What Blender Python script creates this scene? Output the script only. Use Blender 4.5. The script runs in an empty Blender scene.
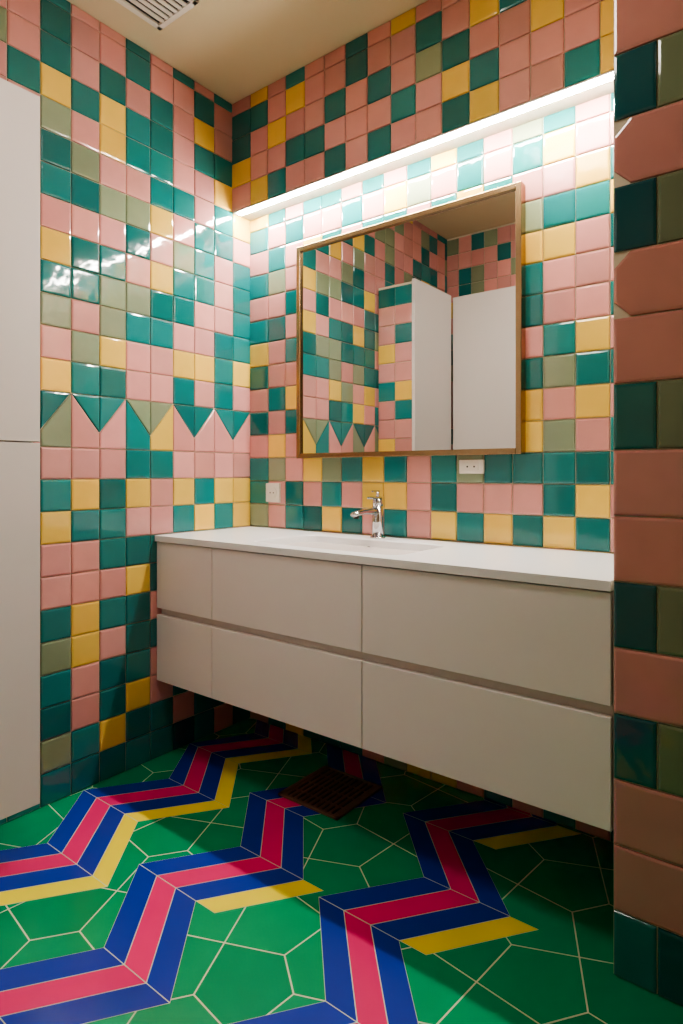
import bpy, bmesh, math, random
from mathutils import Vector
random.seed(7)
R = random.Random(11)
sc = bpy.context.scene
sc.view_settings.view_transform = 'AgX'
try: sc.view_settings.look = 'AgX - Medium High Contrast'
except Exception: pass
sc.view_settings.exposure = 0.0

def lin(r, g, b):
    f = lambda c: (c/255/12.92) if c/255 <= 0.04045 else ((c/255+0.055)/1.055)**2.4
    return (f(r), f(g), f(b), 1.0)

COL = {
 'P': lin(212,150,144), 'T': lin(34,118,118), 'Y': lin(234,194,96), 'O': lin(138,150,122),
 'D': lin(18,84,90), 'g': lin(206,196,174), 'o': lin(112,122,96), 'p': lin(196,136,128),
 'F': lin(0,150,98), 'K': lin(232,50,118), 'B': lin(24,54,164), 'W': lin(250,228,64), 'L': lin(220,230,200),
}
# ---------------------------------------------------------------- materials
def new_mat(name):
    m = bpy.data.materials.new(name); m.use_nodes = True
    nt = m.node_tree; b = nt.nodes['Principled BSDF']
    return m, nt, b
def mat_simple(name, col, rough=0.5, metal=0.0, noise=0.03, nscale=30, bump=0.0, coat=0.0):
    m, nt, b = new_mat(name)
    n = nt.nodes.new('ShaderNodeTexNoise'); n.inputs['Scale'].default_value = nscale
    g = nt.nodes.new('ShaderNodeNewGeometry')
    nt.links.new(g.outputs['Position'], n.inputs['Vector'])
    mx = nt.nodes.new('ShaderNodeMix'); mx.data_type = 'RGBA'
    mx.inputs['A'].default_value = tuple(max(0,c*(1-noise)) for c in col[:3])+(1,)
    mx.inputs['B'].default_value = tuple(min(1,c*(1+noise)) for c in col[:3])+(1,)
    nt.links.new(n.outputs['Fac'], mx.inputs['Factor'])
    nt.links.new(mx.outputs['Result'], b.inputs['Base Color'])
    b.inputs['Roughness'].default_value = rough
    b.inputs['Metallic'].default_value = metal
    b.inputs['Coat Weight'].default_value = coat
    if bump:
        bp = nt.nodes.new('ShaderNodeBump'); bp.inputs['Strength'].default_value = bump
        bp.inputs['Distance'].default_value = 0.002
        nt.links.new(n.outputs['Fac'], bp.inputs['Height'])
        nt.links.new(bp.outputs['Normal'], b.inputs['Normal'])
    return m
def mat_attr(name, rough, bump, nscale, dist=0.004):
    m, nt, b = new_mat(name)
    a = nt.nodes.new('ShaderNodeAttribute'); a.attribute_name = 'Col'
    g = nt.nodes.new('ShaderNodeNewGeometry')
    n = nt.nodes.new('ShaderNodeTexNoise'); n.inputs['Scale'].default_value = nscale; n.inputs['Detail'].default_value = 2
    nt.links.new(g.outputs['Position'], n.inputs['Vector'])
    hsv = nt.nodes.new('ShaderNodeHueSaturation')
    mr = nt.nodes.new('ShaderNodeMapRange')
    mr.inputs['To Min'].default_value = 0.9; mr.inputs['To Max'].default_value = 1.1
    nt.links.new(n.outputs['Fac'], mr.inputs['Value'])
    nt.links.new(mr.outputs['Result'], hsv.inputs['Value'])
    nt.links.new(a.outputs['Color'], hsv.inputs['Color'])
    nt.links.new(hsv.outputs['Color'], b.inputs['Base Color'])
    b.inputs['Roughness'].default_value = rough
    b.inputs['IOR'].default_value = 1.6
    bp = nt.nodes.new('ShaderNodeBump'); bp.inputs['Strength'].default_value = bump
    bp.inputs['Distance'].default_value = dist
    nt.links.new(n.outputs['Fac'], bp.inputs['Height'])
    nt.links.new(bp.outputs['Normal'], b.inputs['Normal'])
    return m
M_TILE = mat_attr('glazed_tile', 0.07, 0.42, 12)
M_GROUT = mat_simple('grout', COL['g'], 0.85, noise=0.08, nscale=120, bump=0.2)
M_FLOOR = mat_attr('floor_tile', 0.2, 0.08, 7)
M_CEIL = mat_simple('ceiling_paint', lin(214,198,164), 0.8, noise=0.02, nscale=6)
M_LAC = mat_simple('cabinet_lacquer', lin(236,229,227), 0.40, noise=0.015, nscale=8)
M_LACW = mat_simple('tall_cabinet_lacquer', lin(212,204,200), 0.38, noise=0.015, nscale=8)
M_GROOVE = mat_simple('groove_lacquer', lin(210,200,196), 0.5)
M_TOP = mat_simple('solid_surface', lin(240,239,240), 0.3, noise=0.01)
M_BRONZE = mat_simple('brushed_bronze', lin(160,136,104), 0.27, metal=1.0, noise=0.08, nscale=60)
M_CHROME = mat_simple('chrome', lin(205,205,208), 0.12, metal=1.0, noise=0.02)
M_DARK = mat_simple('dark_metal', lin(40,30,24), 0.5, metal=0.4)
M_GRATE = mat_simple('rusty_grate', lin(128,94,76), 0.42, metal=0.2, noise=0.3, nscale=70)
M_WHITE = mat_simple('white_plastic', lin(228,222,212), 0.35)
M_MIR, nt, b = new_mat('mirror_silver')
b.inputs['Metallic'].default_value = 1; b.inputs['Roughness'].default_value = 0.008
b.inputs['Base Color'].default_value = (0.66,0.66,0.64,1)
def mat_emit(name, col, s):
    m, nt, b = new_mat(name)
    b.inputs['Base Color'].default_value = (0.8,0.8,0.8,1)
    b.inputs['Emission Color'].default_value = col
    b.inputs['Emission Strength'].default_value = s
    return m
M_LED = mat_emit('led_diffuser', (1.0,0.95,0.87,1), 265)
M_DOWN = mat_emit('panel_lens', (1.0,0.91,0.82,1), 23)

# ---------------------------------------------------------------- mesh helpers
def link(o): sc.collection.objects.link(o); return o
def empty(name):
    e = bpy.data.objects.new(name, None); e.empty_display_size = 0.05; return link(e)
def from_bm(name, bm, mats, parent=None, smooth=False):
    me = bpy.data.meshes.new(name); bm.to_mesh(me); bm.free()
    for m in (mats if isinstance(mats,(list,tuple)) else [mats]): me.materials.append(m)
    if smooth:
        for p in me.polygons: p.use_smooth = True
    o = link(bpy.data.objects.new(name, me))
    if parent: o.parent = parent
    return o
def bm_box(bm, x0,x1,y0,y1,z0,z1, bev=0.0, seg=2, mi=0):
    t = bmesh.new()
    bmesh.ops.create_cube(t, size=1)
    for v in t.verts:
        v.co = Vector(((x0+x1)/2+v.co.x*(x1-x0),(y0+y1)/2+v.co.y*(y1-y0),(z0+z1)/2+v.co.z*(z1-z0)))
    if bev>0: bmesh.ops.bevel(t, geom=t.edges[:], offset=bev, segments=seg, affect='EDGES', profile=0.5)
    for f in t.faces: f.material_index = mi
    me = bpy.data.meshes.new('t'); t.to_mesh(me); t.free(); bm.from_mesh(me); bpy.data.meshes.remove(me)
def box(name, x0,x1,y0,y1,z0,z1, mat, parent=None, bev=0.0):
    bm = bmesh.new(); bm_box(bm,x0,x1,y0,y1,z0,z1,bev); return from_bm(name,bm,mat,parent)
def bm_cyl(bm, p, r, h, axis='Z', n=32, r2=None, mi=0):
    t = bmesh.new()
    bmesh.ops.create_cone(t, cap_ends=True, segments=n, radius1=r, radius2=r if r2 is None else r2, depth=h)
    for v in t.verts:
        c = v.co.copy()
        if axis=='Y': c = Vector((c.x, c.z, c.y))
        if axis=='X': c = Vector((c.z, c.y, c.x))
        v.co = c+Vector(p)
    for f in t.faces: f.material_index = mi; f.smooth = len(f.verts)==4
    bmesh.ops.recalc_face_normals(t, faces=t.faces)
    me = bpy.data.meshes.new('t'); t.to_mesh(me); t.free(); bm.from_mesh(me); bpy.data.meshes.remove(me)

def inset(poly, d):
    n=len(poly); out=[]
    for i in range(n):
        p0=Vector(poly[i-1]); p1=Vector(poly[i]); p2=Vector(poly[(i+1)%n])
        e1=(p1-p0).normalized(); e2=(p2-p1).normalized()
        n1=Vector((-e1.y,e1.x)); n2=Vector((-e2.y,e2.x))
        k=1+n1.dot(n2)
        m=(n1+n2)/max(k,0.35)
        out.append(p1+m*d)
    return out
def area(poly):
    return sum(poly[i-1][0]*poly[i][1]-poly[i][0]*poly[i-1][1] for i in range(len(poly)))/2
def jitter(c, amt=0.10):
    k = 1+R.uniform(-amt,amt)
    return (min(1,c[0]*k*(1+R.uniform(-.04,.04))), min(1,c[1]*k), min(1,c[2]*k*(1+R.uniform(-.04,.04))), 1)

def tiled(name, org, U, V, N, tiles, boxes, parent=None, tilt=0.005):
    """tiles: (polygon in (u,v) metres, colour key).  One mesh: grout body + individual glazed tiles."""
    org=Vector(org);U=Vector(U);V=Vector(V);N=Vector(N)
    flip = U.cross(V).dot(N) < 0
    vs=[];fs=[];mi=[];cs=[]
    for (x0,x1,y0,y1,z0,z1) in boxes:
        b0=len(vs)
        vs += [Vector(p) for p in ((x0,y0,z0),(x1,y0,z0),(x1,y1,z0),(x0,y1,z0),(x0,y0,z1),(x1,y0,z1),(x1,y1,z1),(x0,y1,z1))]
        for f in ((3,2,1,0),(4,5,6,7),(0,1,5,4),(1,2,6,5),(2,3,7,6),(3,0,4,7)):
            fs.append([b0+i for i in f]); mi.append(0); cs.append(COL['g'])
    for poly,key in tiles:
        if area(poly)<0: poly=poly[::-1]
        if area(poly)<2e-4: continue
        c=jitter(COL[key], 0.12 if key!='T' else 0.26)
        outer=inset(poly,0.0014); mid=inset(poly,0.0026); inn=inset(poly,0.0075)
        tu=R.uniform(-tilt,tilt); tv=R.uniform(-tilt,tilt)
        cx=sum(p[0] for p in poly)/len(poly); cy=sum(p[1] for p in poly)/len(poly)
        n=len(poly); b0=len(vs)
        for ring,h in ((outer,0.0),(outer,0.0025),(mid,0.0045),(inn,0.0058)):
            for p in ring:
                hh = h + ((p[0]-cx)*tu+(p[1]-cy)*tv if h>0.003 else 0)
                vs.append(org+U*p[0]+V*p[1]+N*hh)
        for r in range(3):
            for i in range(n):
                j=(i+1)%n
                f=[b0+r*n+i,b0+r*n+j,b0+(r+1)*n+j,b0+(r+1)*n+i]
                fs.append(f[::-1] if flip else f); mi.append(1); cs.append(c)
        f=[b0+3*n+i for i in range(n)]
        fs.append(f[::-1] if flip else f); mi.append(1); cs.append(c)
    me=bpy.data.meshes.new(name); me.from_pydata([tuple(v) for v in vs],[],fs)
    me.materials.append(M_GROUT); me.materials.append(M_TILE)
    at=me.color_attributes.new('Col','FLOAT_COLOR','CORNER')
    for p,m,c in zip(me.polygons,mi,cs):
        p.material_index=m
        for li in p.loop_indices: at.data[li].color=c
    o=link(bpy.data.objects.new(name,me))
    if parent: o.parent=parent
    return o
def rnd(): return R.choice('PPPPPTTTTTTYYOO')
def rect(u0,v0,u1,v1): return [(u0,v0),(u1,v0),(u1,v1),(u0,v1)]

CEIL=2.635; PL=0.105; CL=0.1027
# ---------------------------------------------------------------- wall_left (x=0), columns counted from the corner
low = ["TTTTTDTPT","OTYTTPTTD","TPTYPTTPT","TPTTPTTTP","OYPTTTPPT","TYTTPTOTP",
       "PPPYTTPTY","PPTTTPTTP","YTTPPTYTY","TYTYPYTYY","PPPTTPPPP"]
up = ["YTTPPTPTP","POYPPYYTY","OPOTTPPTT","TTOOTTPPT","YTTPYTTPT","PPPTPOTPT",
      "TTOOYPTTP","TOPPTTPTY","OPYTTPPYT","YTYTTPTTP","TPTPTPYPT","TPPTPPTPT","TPPTPTPTP"]
tiles=[]
NC=int(1.88/CL)+1
def lc(s,k): return s[8-k] if k<9 else rnd()
for k in range(NC):
    u0=k*CL; u1=min((k+1)*CL,1.88)
    for i,s in enumerate(low): tiles.append((rect(u0,i*PL,u1,(i+1)*PL), lc(s,k)))
    zb=11*PL; zt=12.73*PL; zv=zb+(zt-zb)*0.30
    lo=lc("OPPTYPPPP",k) if k<9 else R.choice('PPO'); hi=lc("TTTOOTTTT",k) if k<9 else 'T'
    if k%2==0:   # peak at u0
        tiles.append(([(u0,zb),(u1,zb),(u1,zv),(u0,zt)],lo)); tiles.append(([(u1,zv),(u1,zt),(u0,zt)],hi))
    else:
        tiles.append(([(u0,zb),(u1,zb),(u1,zt),(u0,zv)],lo)); tiles.append(([(u0,zv),(u1,zt),(u0,zt)],hi))
    for i,s in enumerate(up):
        z0=zt+i*PL; z1=min(z0+PL,CEIL)
        if z1-z0>0.01: tiles.append((rect(u0,z0,u1,z1), lc(s,k)))
tiled('wall_left',(0,0,0),(0,-1,0),(0,0,1),(1,0,0),tiles,[(-0.12,0,-2.72,0.12,0,CEIL)])

# ---------------------------------------------------------------- wall_back (y=0)
PB=0.0985; X1=1.625
bk = ["OPTTYTPTPYTYTYTPT","TPTPTPYYPTPPPTYPT","TOPYOTYTPTOTTTTTP","PYPTPTYPPTYPYOPTP","TPTYTPPTYTPTYPYPT",
      "PTYTPTYTPPTPTOTTP","TPPTYPTOPTTPPTYPT","YPTPTYPTTPYTTPPTY","TTPOPTPYPTPTTPPPT","PPTPTPTPTOPTYYPTP",
      "TOPTPTYPTPTPOTTYT","PTPYTPTTPTYTPPYTP","TPTPPTPYOPTPTYPPT","YTPTTPTPTYTPOTPTP"]
tiles=[]
off=0.0155
def cols():
    e=[0.0]; x=off+PB
    while x<X1-0.005: e.append(x); x+=PB
    e.append(X1); return e
ce=cols()
for j in range(len(ce)-1):
    for i,s in enumerate(bk):
        z0=0.84+i*PB; z1=min(z0+PB,2.175)
        if z1-z0>0.01: tiles.append((rect(ce[j],z0,ce[j+1],z1), s[j] if j<len(s) else rnd()))
    for i in range(9):
        z1=0.84-i*PB; z0=max(z1-PB,0)
        if z1-z0>0.01: tiles.append((rect(ce[j],z0,ce[j+1],z1), R.choice('TTDTPYO')))
tiled('wall_back',(0,0,0),(1,0,0),(0,0,1),(0,-1,0),tiles,[(-0.12,X1,0,0.12,0,CEIL)])

# ---------------------------------------------------------------- soffit above LED
SD=0.105
sf=["PYTPPTPTPPTYPPTYTP","YPPTTPPPTPYTPPPYTP","TPYPPTPTPOTPPYPPTT","TTPYPPTPPTPYTPPPTY","PYPTPPTPYPPTPPTPYP"]
tiles=[]
for j in range(len(ce)-1):
    for i,s in enumerate(sf):
        z0=2.175+i*0.101; z1=min(z0+0.101,CEIL)
        if z1-z0>0.008: tiles.append((rect(ce[j],z0,ce[j+1],z1), s[j]))
tiled('wall_soffit',(0,-SD,0),(1,0,0),(0,0,1),(0,-1,0),tiles,[(0.0,X1,-SD,0.0,2.175,CEIL)])

# ---------------------------------------------------------------- wall_right : partition flush with vanity front
YP=-0.50; PR=0.140; c1=0.085
tiles=[]
patt=["TD","P","P","TO","P","TO","P","P","TO","P","C","TO","C","TO","P","TO","P","TO","P"]
for r,k in enumerate(patt):
    z0=r*PR; z1=min(z0+PR,CEIL)
    if z1-z0<0.01: continue
    if k[0]=='T':
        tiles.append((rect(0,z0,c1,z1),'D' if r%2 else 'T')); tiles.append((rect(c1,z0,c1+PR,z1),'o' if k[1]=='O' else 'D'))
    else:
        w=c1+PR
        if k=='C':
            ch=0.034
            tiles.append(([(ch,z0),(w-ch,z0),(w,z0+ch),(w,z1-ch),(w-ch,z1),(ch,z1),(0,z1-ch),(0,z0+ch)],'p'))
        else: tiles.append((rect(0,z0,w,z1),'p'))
    u=c1+PR
    while u<1.07:
        tiles.append((rect(u,z0,min(u+PR,1.075),z1),rnd())); u+=PR
tiled('wall_right',(X1,YP,0),(1,0,0),(0,0,1),(0,-1,0),tiles,[(X1,2.82,YP,0.12,0,CEIL)],tilt=0.003)
# side and rear walls of the room
tiles=[]
for a in range(22):
    for i in range(26):
        if i*PL<CEIL-.01: tiles.append((rect(a*0.1,i*PL,(a+1)*0.1,min((i+1)*PL,CEIL)),rnd()))
tiled('wall_side',(2.7,-0.5,0),(0,-1,0),(0,0,1),(-1,0,0),tiles,[(2.7,2.82,-2.72,-0.5,0,CEIL)])
tiles=[]
for a in range(10):
    for i in range(26):
        if i*PL<CEIL-.01: tiles.append((rect(a*0.09,i*PL,(a+1)*0.09,min((i+1)*PL,CEIL)),rnd()))
tiled('wall_front',(0,-1.88,0),(1,0,0),(0,0,1),(0,1,0),tiles,[(0,0.9,-2.72,-1.88,0,CEIL)])
box('wall_rear',0.9,2.7,-2.84,-2.72,0,CEIL,M_CEIL)
box('ceiling',-0.12,2.82,-2.84,0.12,CEIL,CEIL+0.1,M_CEIL)

# ---------------------------------------------------------------- floor
vs=[];fs=[];cc=[]
def fpoly(pts,z,c):
    if area(pts)<0: pts=pts[::-1]
    b0=len(vs); vs.extend([(p[0],p[1],z) for p in pts]); fs.append(list(range(b0,b0+len(pts)))); cc.append(c)
fpoly([(-0.0,-2.72),(2.7,-2.72),(2.7,0),(0,0)],0.0,COL['L'])
# regular pentagonal (Cairo) green tiles, cut around the chevron bands
sites=[]
A=0.355; q=0.18301; rot=math.radians(8)
for i in range(-10,11):
    for j in range(-10,11):
        for (u,v) in ((q,q+.5),(-q,-q+.5),(-q+.5,q),(q+.5,-q)):
            x=(i+u)*A; y=(j+v)*A*1.0
            X=x*math.cos(rot)-y*math.sin(rot)+1.1; Y=x*math.sin(rot)+y*math.cos(rot)-1.1
            if -0.5<X<3.2 and -3.2<Y<0.5: sites.append((X,Y))
def clip_hp(poly,m,d):
    out=[]; f=lambda p:(p[0]-m[0])*d[0]+(p[1]-m[1])*d[1]
    for i in range(len(poly)):
        p=poly[i-1]; q2=poly[i]; fp=f(p); fq=f(q2)
        if (fp<=0)!=(fq<=0):
            t=fp/(fp-fq); out.append((p[0]+(q2[0]-p[0])*t,p[1]+(q2[1]-p[1])*t))
        if fq<=0: out.append(q2)
    return out
for s in sites:
    poly=[(s[0]-.4,s[1]-.4),(s[0]+.4,s[1]-.4),(s[0]+.4,s[1]+.4),(s[0]-.4,s[1]+.4)]
    for t in sites:
        if t is not s and abs(t[0]-s[0])<.5 and abs(t[1]-s[1])<.5 and poly:
            poly=clip_hp(poly,((s[0]+t[0])/2,(s[1]+t[1])/2),(t[0]-s[0],t[1]-s[1]))
    for m,d in (((0,0),(-1,0)),((2.7,0),(1,0)),((0,-0.001),(0,1)),((0,-2.72),(0,-1))):
        if len(poly)>2: poly=clip_hp(poly,m,d)
    qq=[]
    for p in poly:
        if not qq or math.hypot(p[0]-qq[-1][0],p[1]-qq[-1][1])>0.004: qq.append(p)
    if len(qq)>2 and math.hypot(qq[0][0]-qq[-1][0],qq[0][1]-qq[-1][1])<0.004: qq.pop()
    if len(qq)>2 and abs(area(qq))>5e-4:
        if area(qq)<0: qq=qq[::-1]
        fpoly([tuple(v) for v in inset(qq,0.0018)],0.0005,jitter(COL['F'],.12))
DR=0.08
bands=[(0.065,0.245,-0.33,True,0.45),(0.547,0.725,-0.45,False,0.45),(1.036,1.226,-0.243,False,0.458)]
def zpts(b):
    xl,xr,y0,_,S=bands[b]; out=[]
    for n in range(-2,12):
        y=y0-n*S/2; x=(xl if n%2==0 else xr)+DR*(-y)
        out.append((x,y,n%2==0))
    return out
def clipseg(p,q,ymin,ymax):
    (x0,y0),(x1,y1)=p,q
    if y0<y1: (x0,y0),(x1,y1)=(x1,y1),(x0,y0)
    if y1>=ymax or y0<=ymin: return None
    def at(y): t=(y-y0)/(y1-y0); return x0+(x1-x0)*t
    a=(x0,y0) if y0<=ymax else (at(ymax),ymax)
    b=(x1,y1) if y1>=ymin else (at(ymin),ymin)
    return a,b
for b in range(3):
    P=zpts(b); allY=bands[b][3]
    for i in range(len(P)-1):
        r=clipseg(P[i][:2],P[i+1][:2],-2.7,-0.001)
        if not r: continue
        (ax,ay),(bx,by)=r
        downleft = not P[i][2]
        st=[(-.12,-.04,'B'),(-.04,.04,'K'),(.04,.12,'B')]
        if (allY or downleft) and not (b==1 and (i<2 or i>=5)) : st.append((.12,.19,'W'))
        for s0,s1,k in st:
            q4=[(max(0,ax+s0),ay),(max(0,ax+s1),ay),(max(0,bx+s1),by),(max(0,bx+s0),by)]
            fpoly(q4,0.0008,COL['L'])
            if abs(area(q4))<3e-4: continue
            qq=q4 if area(q4)>0 else q4[::-1]
            fpoly([tuple(v) for v in inset(qq,0.0011)],0.0012,jitter(COL[k],.06))
me=bpy.data.meshes.new('floor')
b0=len(vs)
vs += [(0,-2.72,-0.08),(2.7,-2.72,-0.08),(2.7,0,-0.08),(0,0,-0.08)]
fs.append([b0+3,b0+2,b0+1,b0]); cc.append(COL['g'])
for i in range(4):
    j=(i+1)%4; fs.append([b0+i,b0+j,j,i]); cc.append(COL['g'])
me.from_pydata(vs,[],fs); me.materials.append(M_FLOOR)
at=me.color_attributes.new('Col','FLOAT_COLOR','CORNER')
for p,c in zip(me.polygons,cc):
    for li in p.loop_indices: at.data[li].color=c
link(bpy.data.objects.new('floor',me))

# drain grate
bm=bmesh.new()
gx0,gx1,gy0,gy1=0.55,0.80,-0.405,-0.155
bm_box(bm,gx0,gx1,gy0,gy0+0.014,0.0015,0.008,0.001); bm_box(bm,gx0,gx1,gy1-0.014,gy1,0.0015,0.008,0.001)
bm_box(bm,gx0,gx0+0.014,gy0,gy1,0.0015,0.008,0.001); bm_box(bm,gx1-0.014,gx1,gy0,gy1,0.0015,0.008,0.001)
for i in range(1,12):
    x=gx0+i*(gx1-gx0)/12; bm_box(bm,x-0.0055,x+0.0055,gy0+.005,gy1-.005,0.0020,0.007,0.0008)
for i in range(1,4):
    y=gy0+i*(gy1-gy0)/4; bm_box(bm,gx0+.005,gx1-.005,y-0.004,y+0.004,0.0020,0.0062)
bm_box(bm,gx0+.004,gx1-.004,gy0+.004,gy1-.004,0.0014,0.0026,mi=1)
from_bm('floor_drain_grate',bm,[M_GRATE,M_DARK])

# ---------------------------------------------------------------- vanity
van=empty('vanity_cabinet')
VF=-0.49; VX1=1.618; x_=[0.008,0.32,0.955,VX1]
box('carcass',0.012,VX1-0.002,VF+0.020,-0.008,0.300,0.812,M_GROOVE,van)
box('carcass_bottom',0.010,VX1-0.001,VF+0.004,-0.008,0.294,0.302,M_LAC,van)
n=1
for a,b2 in zip(x_[:-1],x_[1:]):
    for z0,z1 in ((0.296,0.541),(0.567,0.812)):
        box('drawer_front_%d'%n,a+0.0015,b2-0.0015,VF,VF+0.020,z0,z1,M_LAC,van,0.0012); n+=1
# countertop with integral basin
def rrect(cx,cy,w,h,r,n=8):
    pts=[]
    for (sx,sy,a0) in ((1,1,0),(-1,1,90),(-1,-1,180),(1,-1,270)):
        for i in range(n+1):
            a=math.radians(a0+90*i/n); pts.append((cx+sx*(w/2-r)+r*math.cos(a), cy+sy*(h/2-r)+r*math.sin(a)))
    return pts
bm=bmesh.new()
bx,by=0.735,-0.275
tx0,tx1,ty0,ty1=0.007,VX1,-0.497,-0.007; ZT=0.838; ZB=0.816
loops=[]
def addloop(pts,z): 
    L=[bm.verts.new((p[0],p[1],z)) for p in pts]; loops.append(L); return L
hole=rrect(bx,by,0.60,0.31,0.05)
outer=[]
N=len(hole); nq=9
for q,(cx,cy) in enumerate(((tx1,ty1),(tx0,ty1),(tx0,ty0),(tx1,ty0))):
    for i in range(nq):
        hx,hy=hole[q*nq+i]
        t=i/(nq-1)
        if q==0: p=(tx1, hy+(ty1-hy)*min(1,t*2)) if t<=0.5 else (tx1+(hx-tx1)*((t-.5)*2), ty1)
        if q==1: p=(hx+(tx0-hx)*min(1,t*2), ty1) if t<=0.5 else (tx0, ty1+(hy-ty1)*((t-.5)*2))
        if q==2: p=(tx0, hy+(ty0-hy)*min(1,t*2)) if t<=0.5 else (tx0+(hx-tx0)*((t-.5)*2), ty0)
        if q==3: p=(hx+(tx1-hx)*min(1,t*2), ty0) if t<=0.5 else (tx1, ty0+(hy-ty0)*((t-.5)*2))
        outer.append(p)
def bridge(A,B):
    for i in range(N):
        j=(i+1)%N
        try: bm.faces.new([A[i],A[j],B[j],B[i]])
        except Exception: pass
Lb=addloop(outer,ZB); Lo=addloop(outer,ZT)
Lh=addloop(hole,ZT)
bridge(Lb,Lo); bridge(Lo,Lh)
prev=Lh
for w,h,r,z in ((0.594,0.304,0.05,ZT-0.003),(0.586,0.296,0.05,ZT-0.03),(0.57,0.28,0.06,ZT-0.075),(0.53,0.24,0.07,ZT-0.095),(0.30,0.12,0.05,ZT-0.102),(0.06,0.05,0.02,ZT-0.106)):
    L=addloop(rrect(bx,by,w,h,r),z); bridge(prev,L); prev=L
bm.faces.new(prev)
bmesh.ops.remove_doubles(bm,verts=bm.verts,dist=1e-5)
bmesh.ops.recalc_face_normals(bm,faces=bm.faces)
from_bm('countertop_basin',bm,M_TOP,van)
bm=bmesh.new()
bm_cyl(bm,(bx,by,ZT-0.104),0.022,0.006); bm_cyl(bm,(bx,by,ZT-0.1005),0.012,0.003,mi=1)
bm_cyl(bm,(bx-0.01,by+0.1475,ZT-0.035),0.011,0.008,'Y',mi=1)
from_bm('basin_waste',bm,[M_CHROME,M_DARK],van)

# faucet
fx,fy=0.725,-0.072
fa=empty('basin_faucet')
bm=bmesh.new()
bm_cyl(bm,(fx,fy,ZT+0.003),0.027,0.006); bm_cyl(bm,(fx,fy,ZT+0.060),0.0200,0.112,r2=0.0190)
bm_cyl(bm,(fx,fy,ZT+0.128),0.0190,0.026,r2=0.0175)
bm_cyl(bm,(fx,fy,ZT+0.115),0.0170,0.004,mi=1)
from_bm('body',bm,[M_CHROME,M_DARK],fa)
bm=bmesh.new()
prof=[(0.0,ZT+0.096,0.014),(-0.04,ZT+0.098,0.012),(-0.09,ZT+0.098,0.010),(-0.128,ZT+0.095,0.0085),(-0.145,ZT+0.091,0.008)]
rings=[]
for dy,z,r in prof:
    ring=[]
    for i in range(16):
        a=2*math.pi*i/16
        ring.append(bm.verts.new((fx+math.cos(a)*0.015, fy+dy, z+math.sin(a)*r)))
    rings.append(ring)
for A_,B_ in zip(rings[:-1],rings[1:]):
    for i in range(16):
        j=(i+1)%16; bm.faces.new([A_[i],A_[j],B_[j],B_[i]])
bm.faces.new(rings[0]); bm.faces.new(rings[-1][::-1])
bmesh.ops.recalc_face_normals(bm,faces=bm.faces)
from_bm('spout',bm,M_CHROME,fa,True)
bm=bmesh.new()
bm_cyl(bm,(fx,fy-0.130,ZT+0.083),0.010,0.012); from_bm('aerator',bm,M_DARK,fa)
bm=bmesh.new()
bm_box(bm,fx-0.012,fx+0.012,fy-0.052,fy+0.015,ZT+0.141,ZT+0.149,0.003)
bm_cyl(bm,(fx,fy,ZT+0.156),0.006,0.018); bm_box(bm,fx-0.005,fx+0.005,fy-0.035,fy+0.006,ZT+0.165,ZT+0.171,0.002)
from_bm('lever',bm,M_CHROME,fa)

# ---------------------------------------------------------------- mirror
mi_=empty('wall_mirror')
mx0,mx1,mz0,mz1=0.31,1.243,1.13,1.977; fw=0.019; y0,y1=-0.045,-0.007
box('frame_left',mx0,mx0+fw,y0,y1,mz0,mz1,M_BRONZE,mi_,0.002)
box('frame_right',mx1-fw,mx1,y0,y1,mz0,mz1,M_BRONZE,mi_,0.002)
box('frame_top',mx0+fw,mx1-fw,y0,y1,mz1-fw,mz1,M_BRONZE,mi_,0.002)
box('frame_bottom',mx0+fw,mx1-fw,y0,y1,mz0,mz0+fw,M_BRONZE,mi_,0.002)
box('glass',mx0+fw,mx1-fw,-0.034,-0.010,mz0+fw,mz1-fw,M_MIR,mi_)

# ---------------------------------------------------------------- LED profile
led=empty('led_light_bar')
box('housing',0.008,X1-0.003,-SD-0.005,-SD+0.028,2.168,2.174,M_WHITE,led,0.001)
box('diffuser',0.035,X1-0.01,-SD-0.002,-SD+0.020,2.161,2.1685,M_LED,led,0.002)

# outlets
def outlet(name,cx,cz,w,h,horizontal=False):
    bm=bmesh.new()
    bm_box(bm,cx-w/2,cx+w/2,-0.016,-0.006,cz-h/2,cz+h/2,0.002)
    if horizontal:
        bm_box(bm,cx-w*.30,cx+w*.30,-0.0185,-0.014,cz-h*.28,cz+h*.28,0.001)
        for s in (-1,1): bm_cyl(bm,(cx+s*w*.14,-0.0187,cz),0.003,0.002,'Y',12,mi=1)
    else:
        bm_cyl(bm,(cx,-0.017,cz),w*.32,0.004,'Y',32)
        for s in (-1,1): bm_cyl(bm,(cx+s*0.0095,-0.0192,cz),0.003,0.002,'Y',12,mi=1)
    from_bm(name,bm,[M_WHITE,M_DARK])
outlet('wall_outlet',0.15,0.988,0.078,0.080)
outlet('wall_outlet.001',1.06,1.092,0.088,0.046,True)

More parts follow.
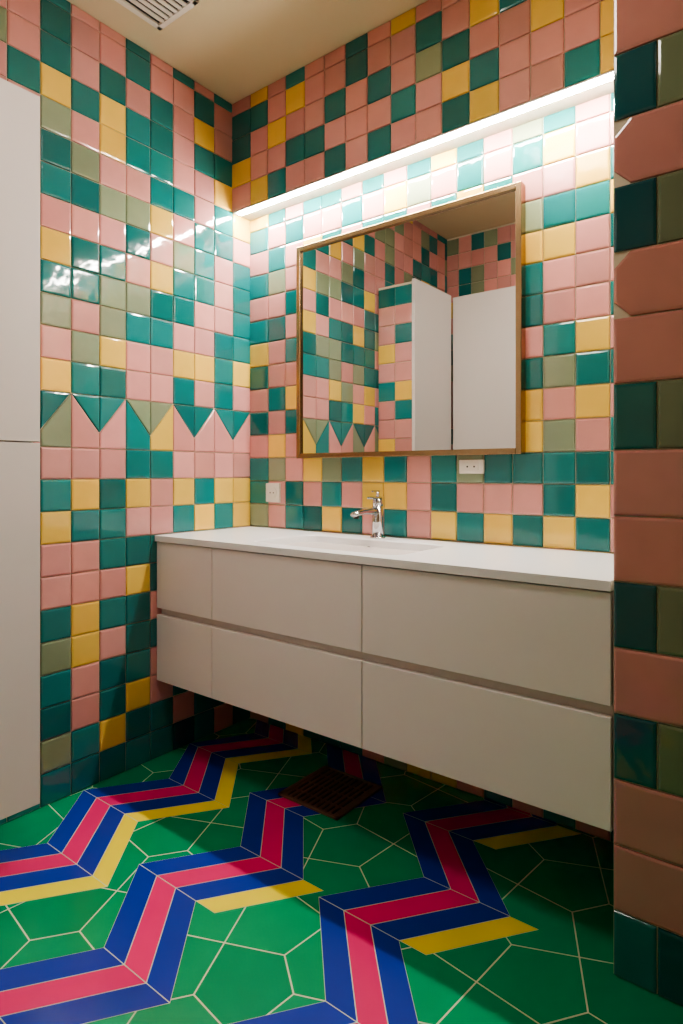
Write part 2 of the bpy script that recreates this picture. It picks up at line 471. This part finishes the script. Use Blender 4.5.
# ---------------------------------------------------------------- tall cabinets
tc=empty('storage_cabinet')
box('carcass',0.008,0.230,-1.466,-1.068,0.150,2.112,M_LACW,tc)
box('door_upper',0.231,0.250,-1.466,-1.048,1.158,2.122,M_LACW,tc,0.0012)
box('door_lower',0.231,0.250,-1.466,-1.048,0.148,1.154,M_LACW,tc,0.0012)
tiles=[]
side=["TPYPTPTOPPTYPPTPYPPT","PTPTPYPPTPTPPTYPPTPT"]
for a in range(2):
    for i in range(2,20):
        z0=i*PL; tiles.append((rect(a*0.11,z0,(a+1)*0.11,min(z0+PL,2.112)),side[a][i]))
tiled('tiled_side_panel',(0.009,-1.057,0),(1,0,0),(0,0,1),(0,1,0),tiles,[(0.008,0.230,-1.067,-1.057,0.15,2.112)],tc)
t2=empty('storage_cabinet.001')
box('carcass',0.257,0.85,-1.872,-1.492,0.06,2.105,M_LACW,t2)
box('plinth',0.267,0.84,-1.87,-1.51,0.002,0.06,M_GROOVE,t2)
box('door_panel',0.257,0.849,-1.491,-1.472,0.062,2.11,M_LACW,t2,0.0012)

# ---------------------------------------------------------------- ceiling vent
bm=bmesh.new()
vx0,vx1,vy0,vy1=0.14,0.35,-0.90,-0.57; z1=CEIL-0.001; z0=CEIL-0.012
bm_box(bm,vx0,vx1,vy0,vy0+.02,z0,z1,.002); bm_box(bm,vx0,vx1,vy1-.02,vy1,z0,z1,.002)
bm_box(bm,vx0,vx0+.02,vy0,vy1,z0,z1,.002); bm_box(bm,vx1-.02,vx1,vy0,vy1,z0,z1,.002)
for i in range(1,7):
    x=vx0+.02+i*(vx1-vx0-.04)/7; bm_box(bm,x-.008,x+.008,vy0+.01,vy1-.01,z0+.001,z0+.005,.0008)
bm_box(bm,vx0+.01,vx1-.01,vy0+.01,vy1-.01,z1-.003,z1,mi=1)
from_bm('ceiling_vent',bm,[M_WHITE,M_DARK])

# ---------------------------------------------------------------- ceiling panel lamp
e=empty('ceiling_lamp')
lx,ly,ls=1.05,-1.2,0.20
bm=bmesh.new()
for a in ((lx-ls-.02,lx-ls,ly-ls-.02,ly+ls+.02),(lx+ls,lx+ls+.02,ly-ls-.02,ly+ls+.02),(lx-ls,lx+ls,ly-ls-.02,ly-ls),(lx-ls,lx+ls,ly+ls,ly+ls+.02)):
    bm_box(bm,a[0],a[1],a[2],a[3],CEIL-0.03,CEIL-0.001,0.002)
from_bm('lamp_frame',bm,M_WHITE,e)
box('lamp_lens',lx-ls,lx+ls,ly-ls,ly+ls,CEIL-0.024,CEIL-0.004,M_DOWN,e)

w=bpy.data.worlds.new('w'); sc.world=w; w.use_nodes=True
w.node_tree.nodes['Background'].inputs['Color'].default_value=(0.9,0.8,0.7,1)
w.node_tree.nodes['Background'].inputs['Strength'].default_value=0.05

# ---------------------------------------------------------------- camera
cam=bpy.data.cameras.new('camera'); co=link(bpy.data.objects.new('camera',cam))
cam.sensor_fit='HORIZONTAL'; cam.sensor_width=36; cam.lens=618.5/683*36
cam.shift_y=-39/683; cam.clip_start=0.02
co.location=(1.971,-1.903,1.071)
co.rotation_euler=(math.radians(90),0,math.radians(37.6))
sc.camera=co
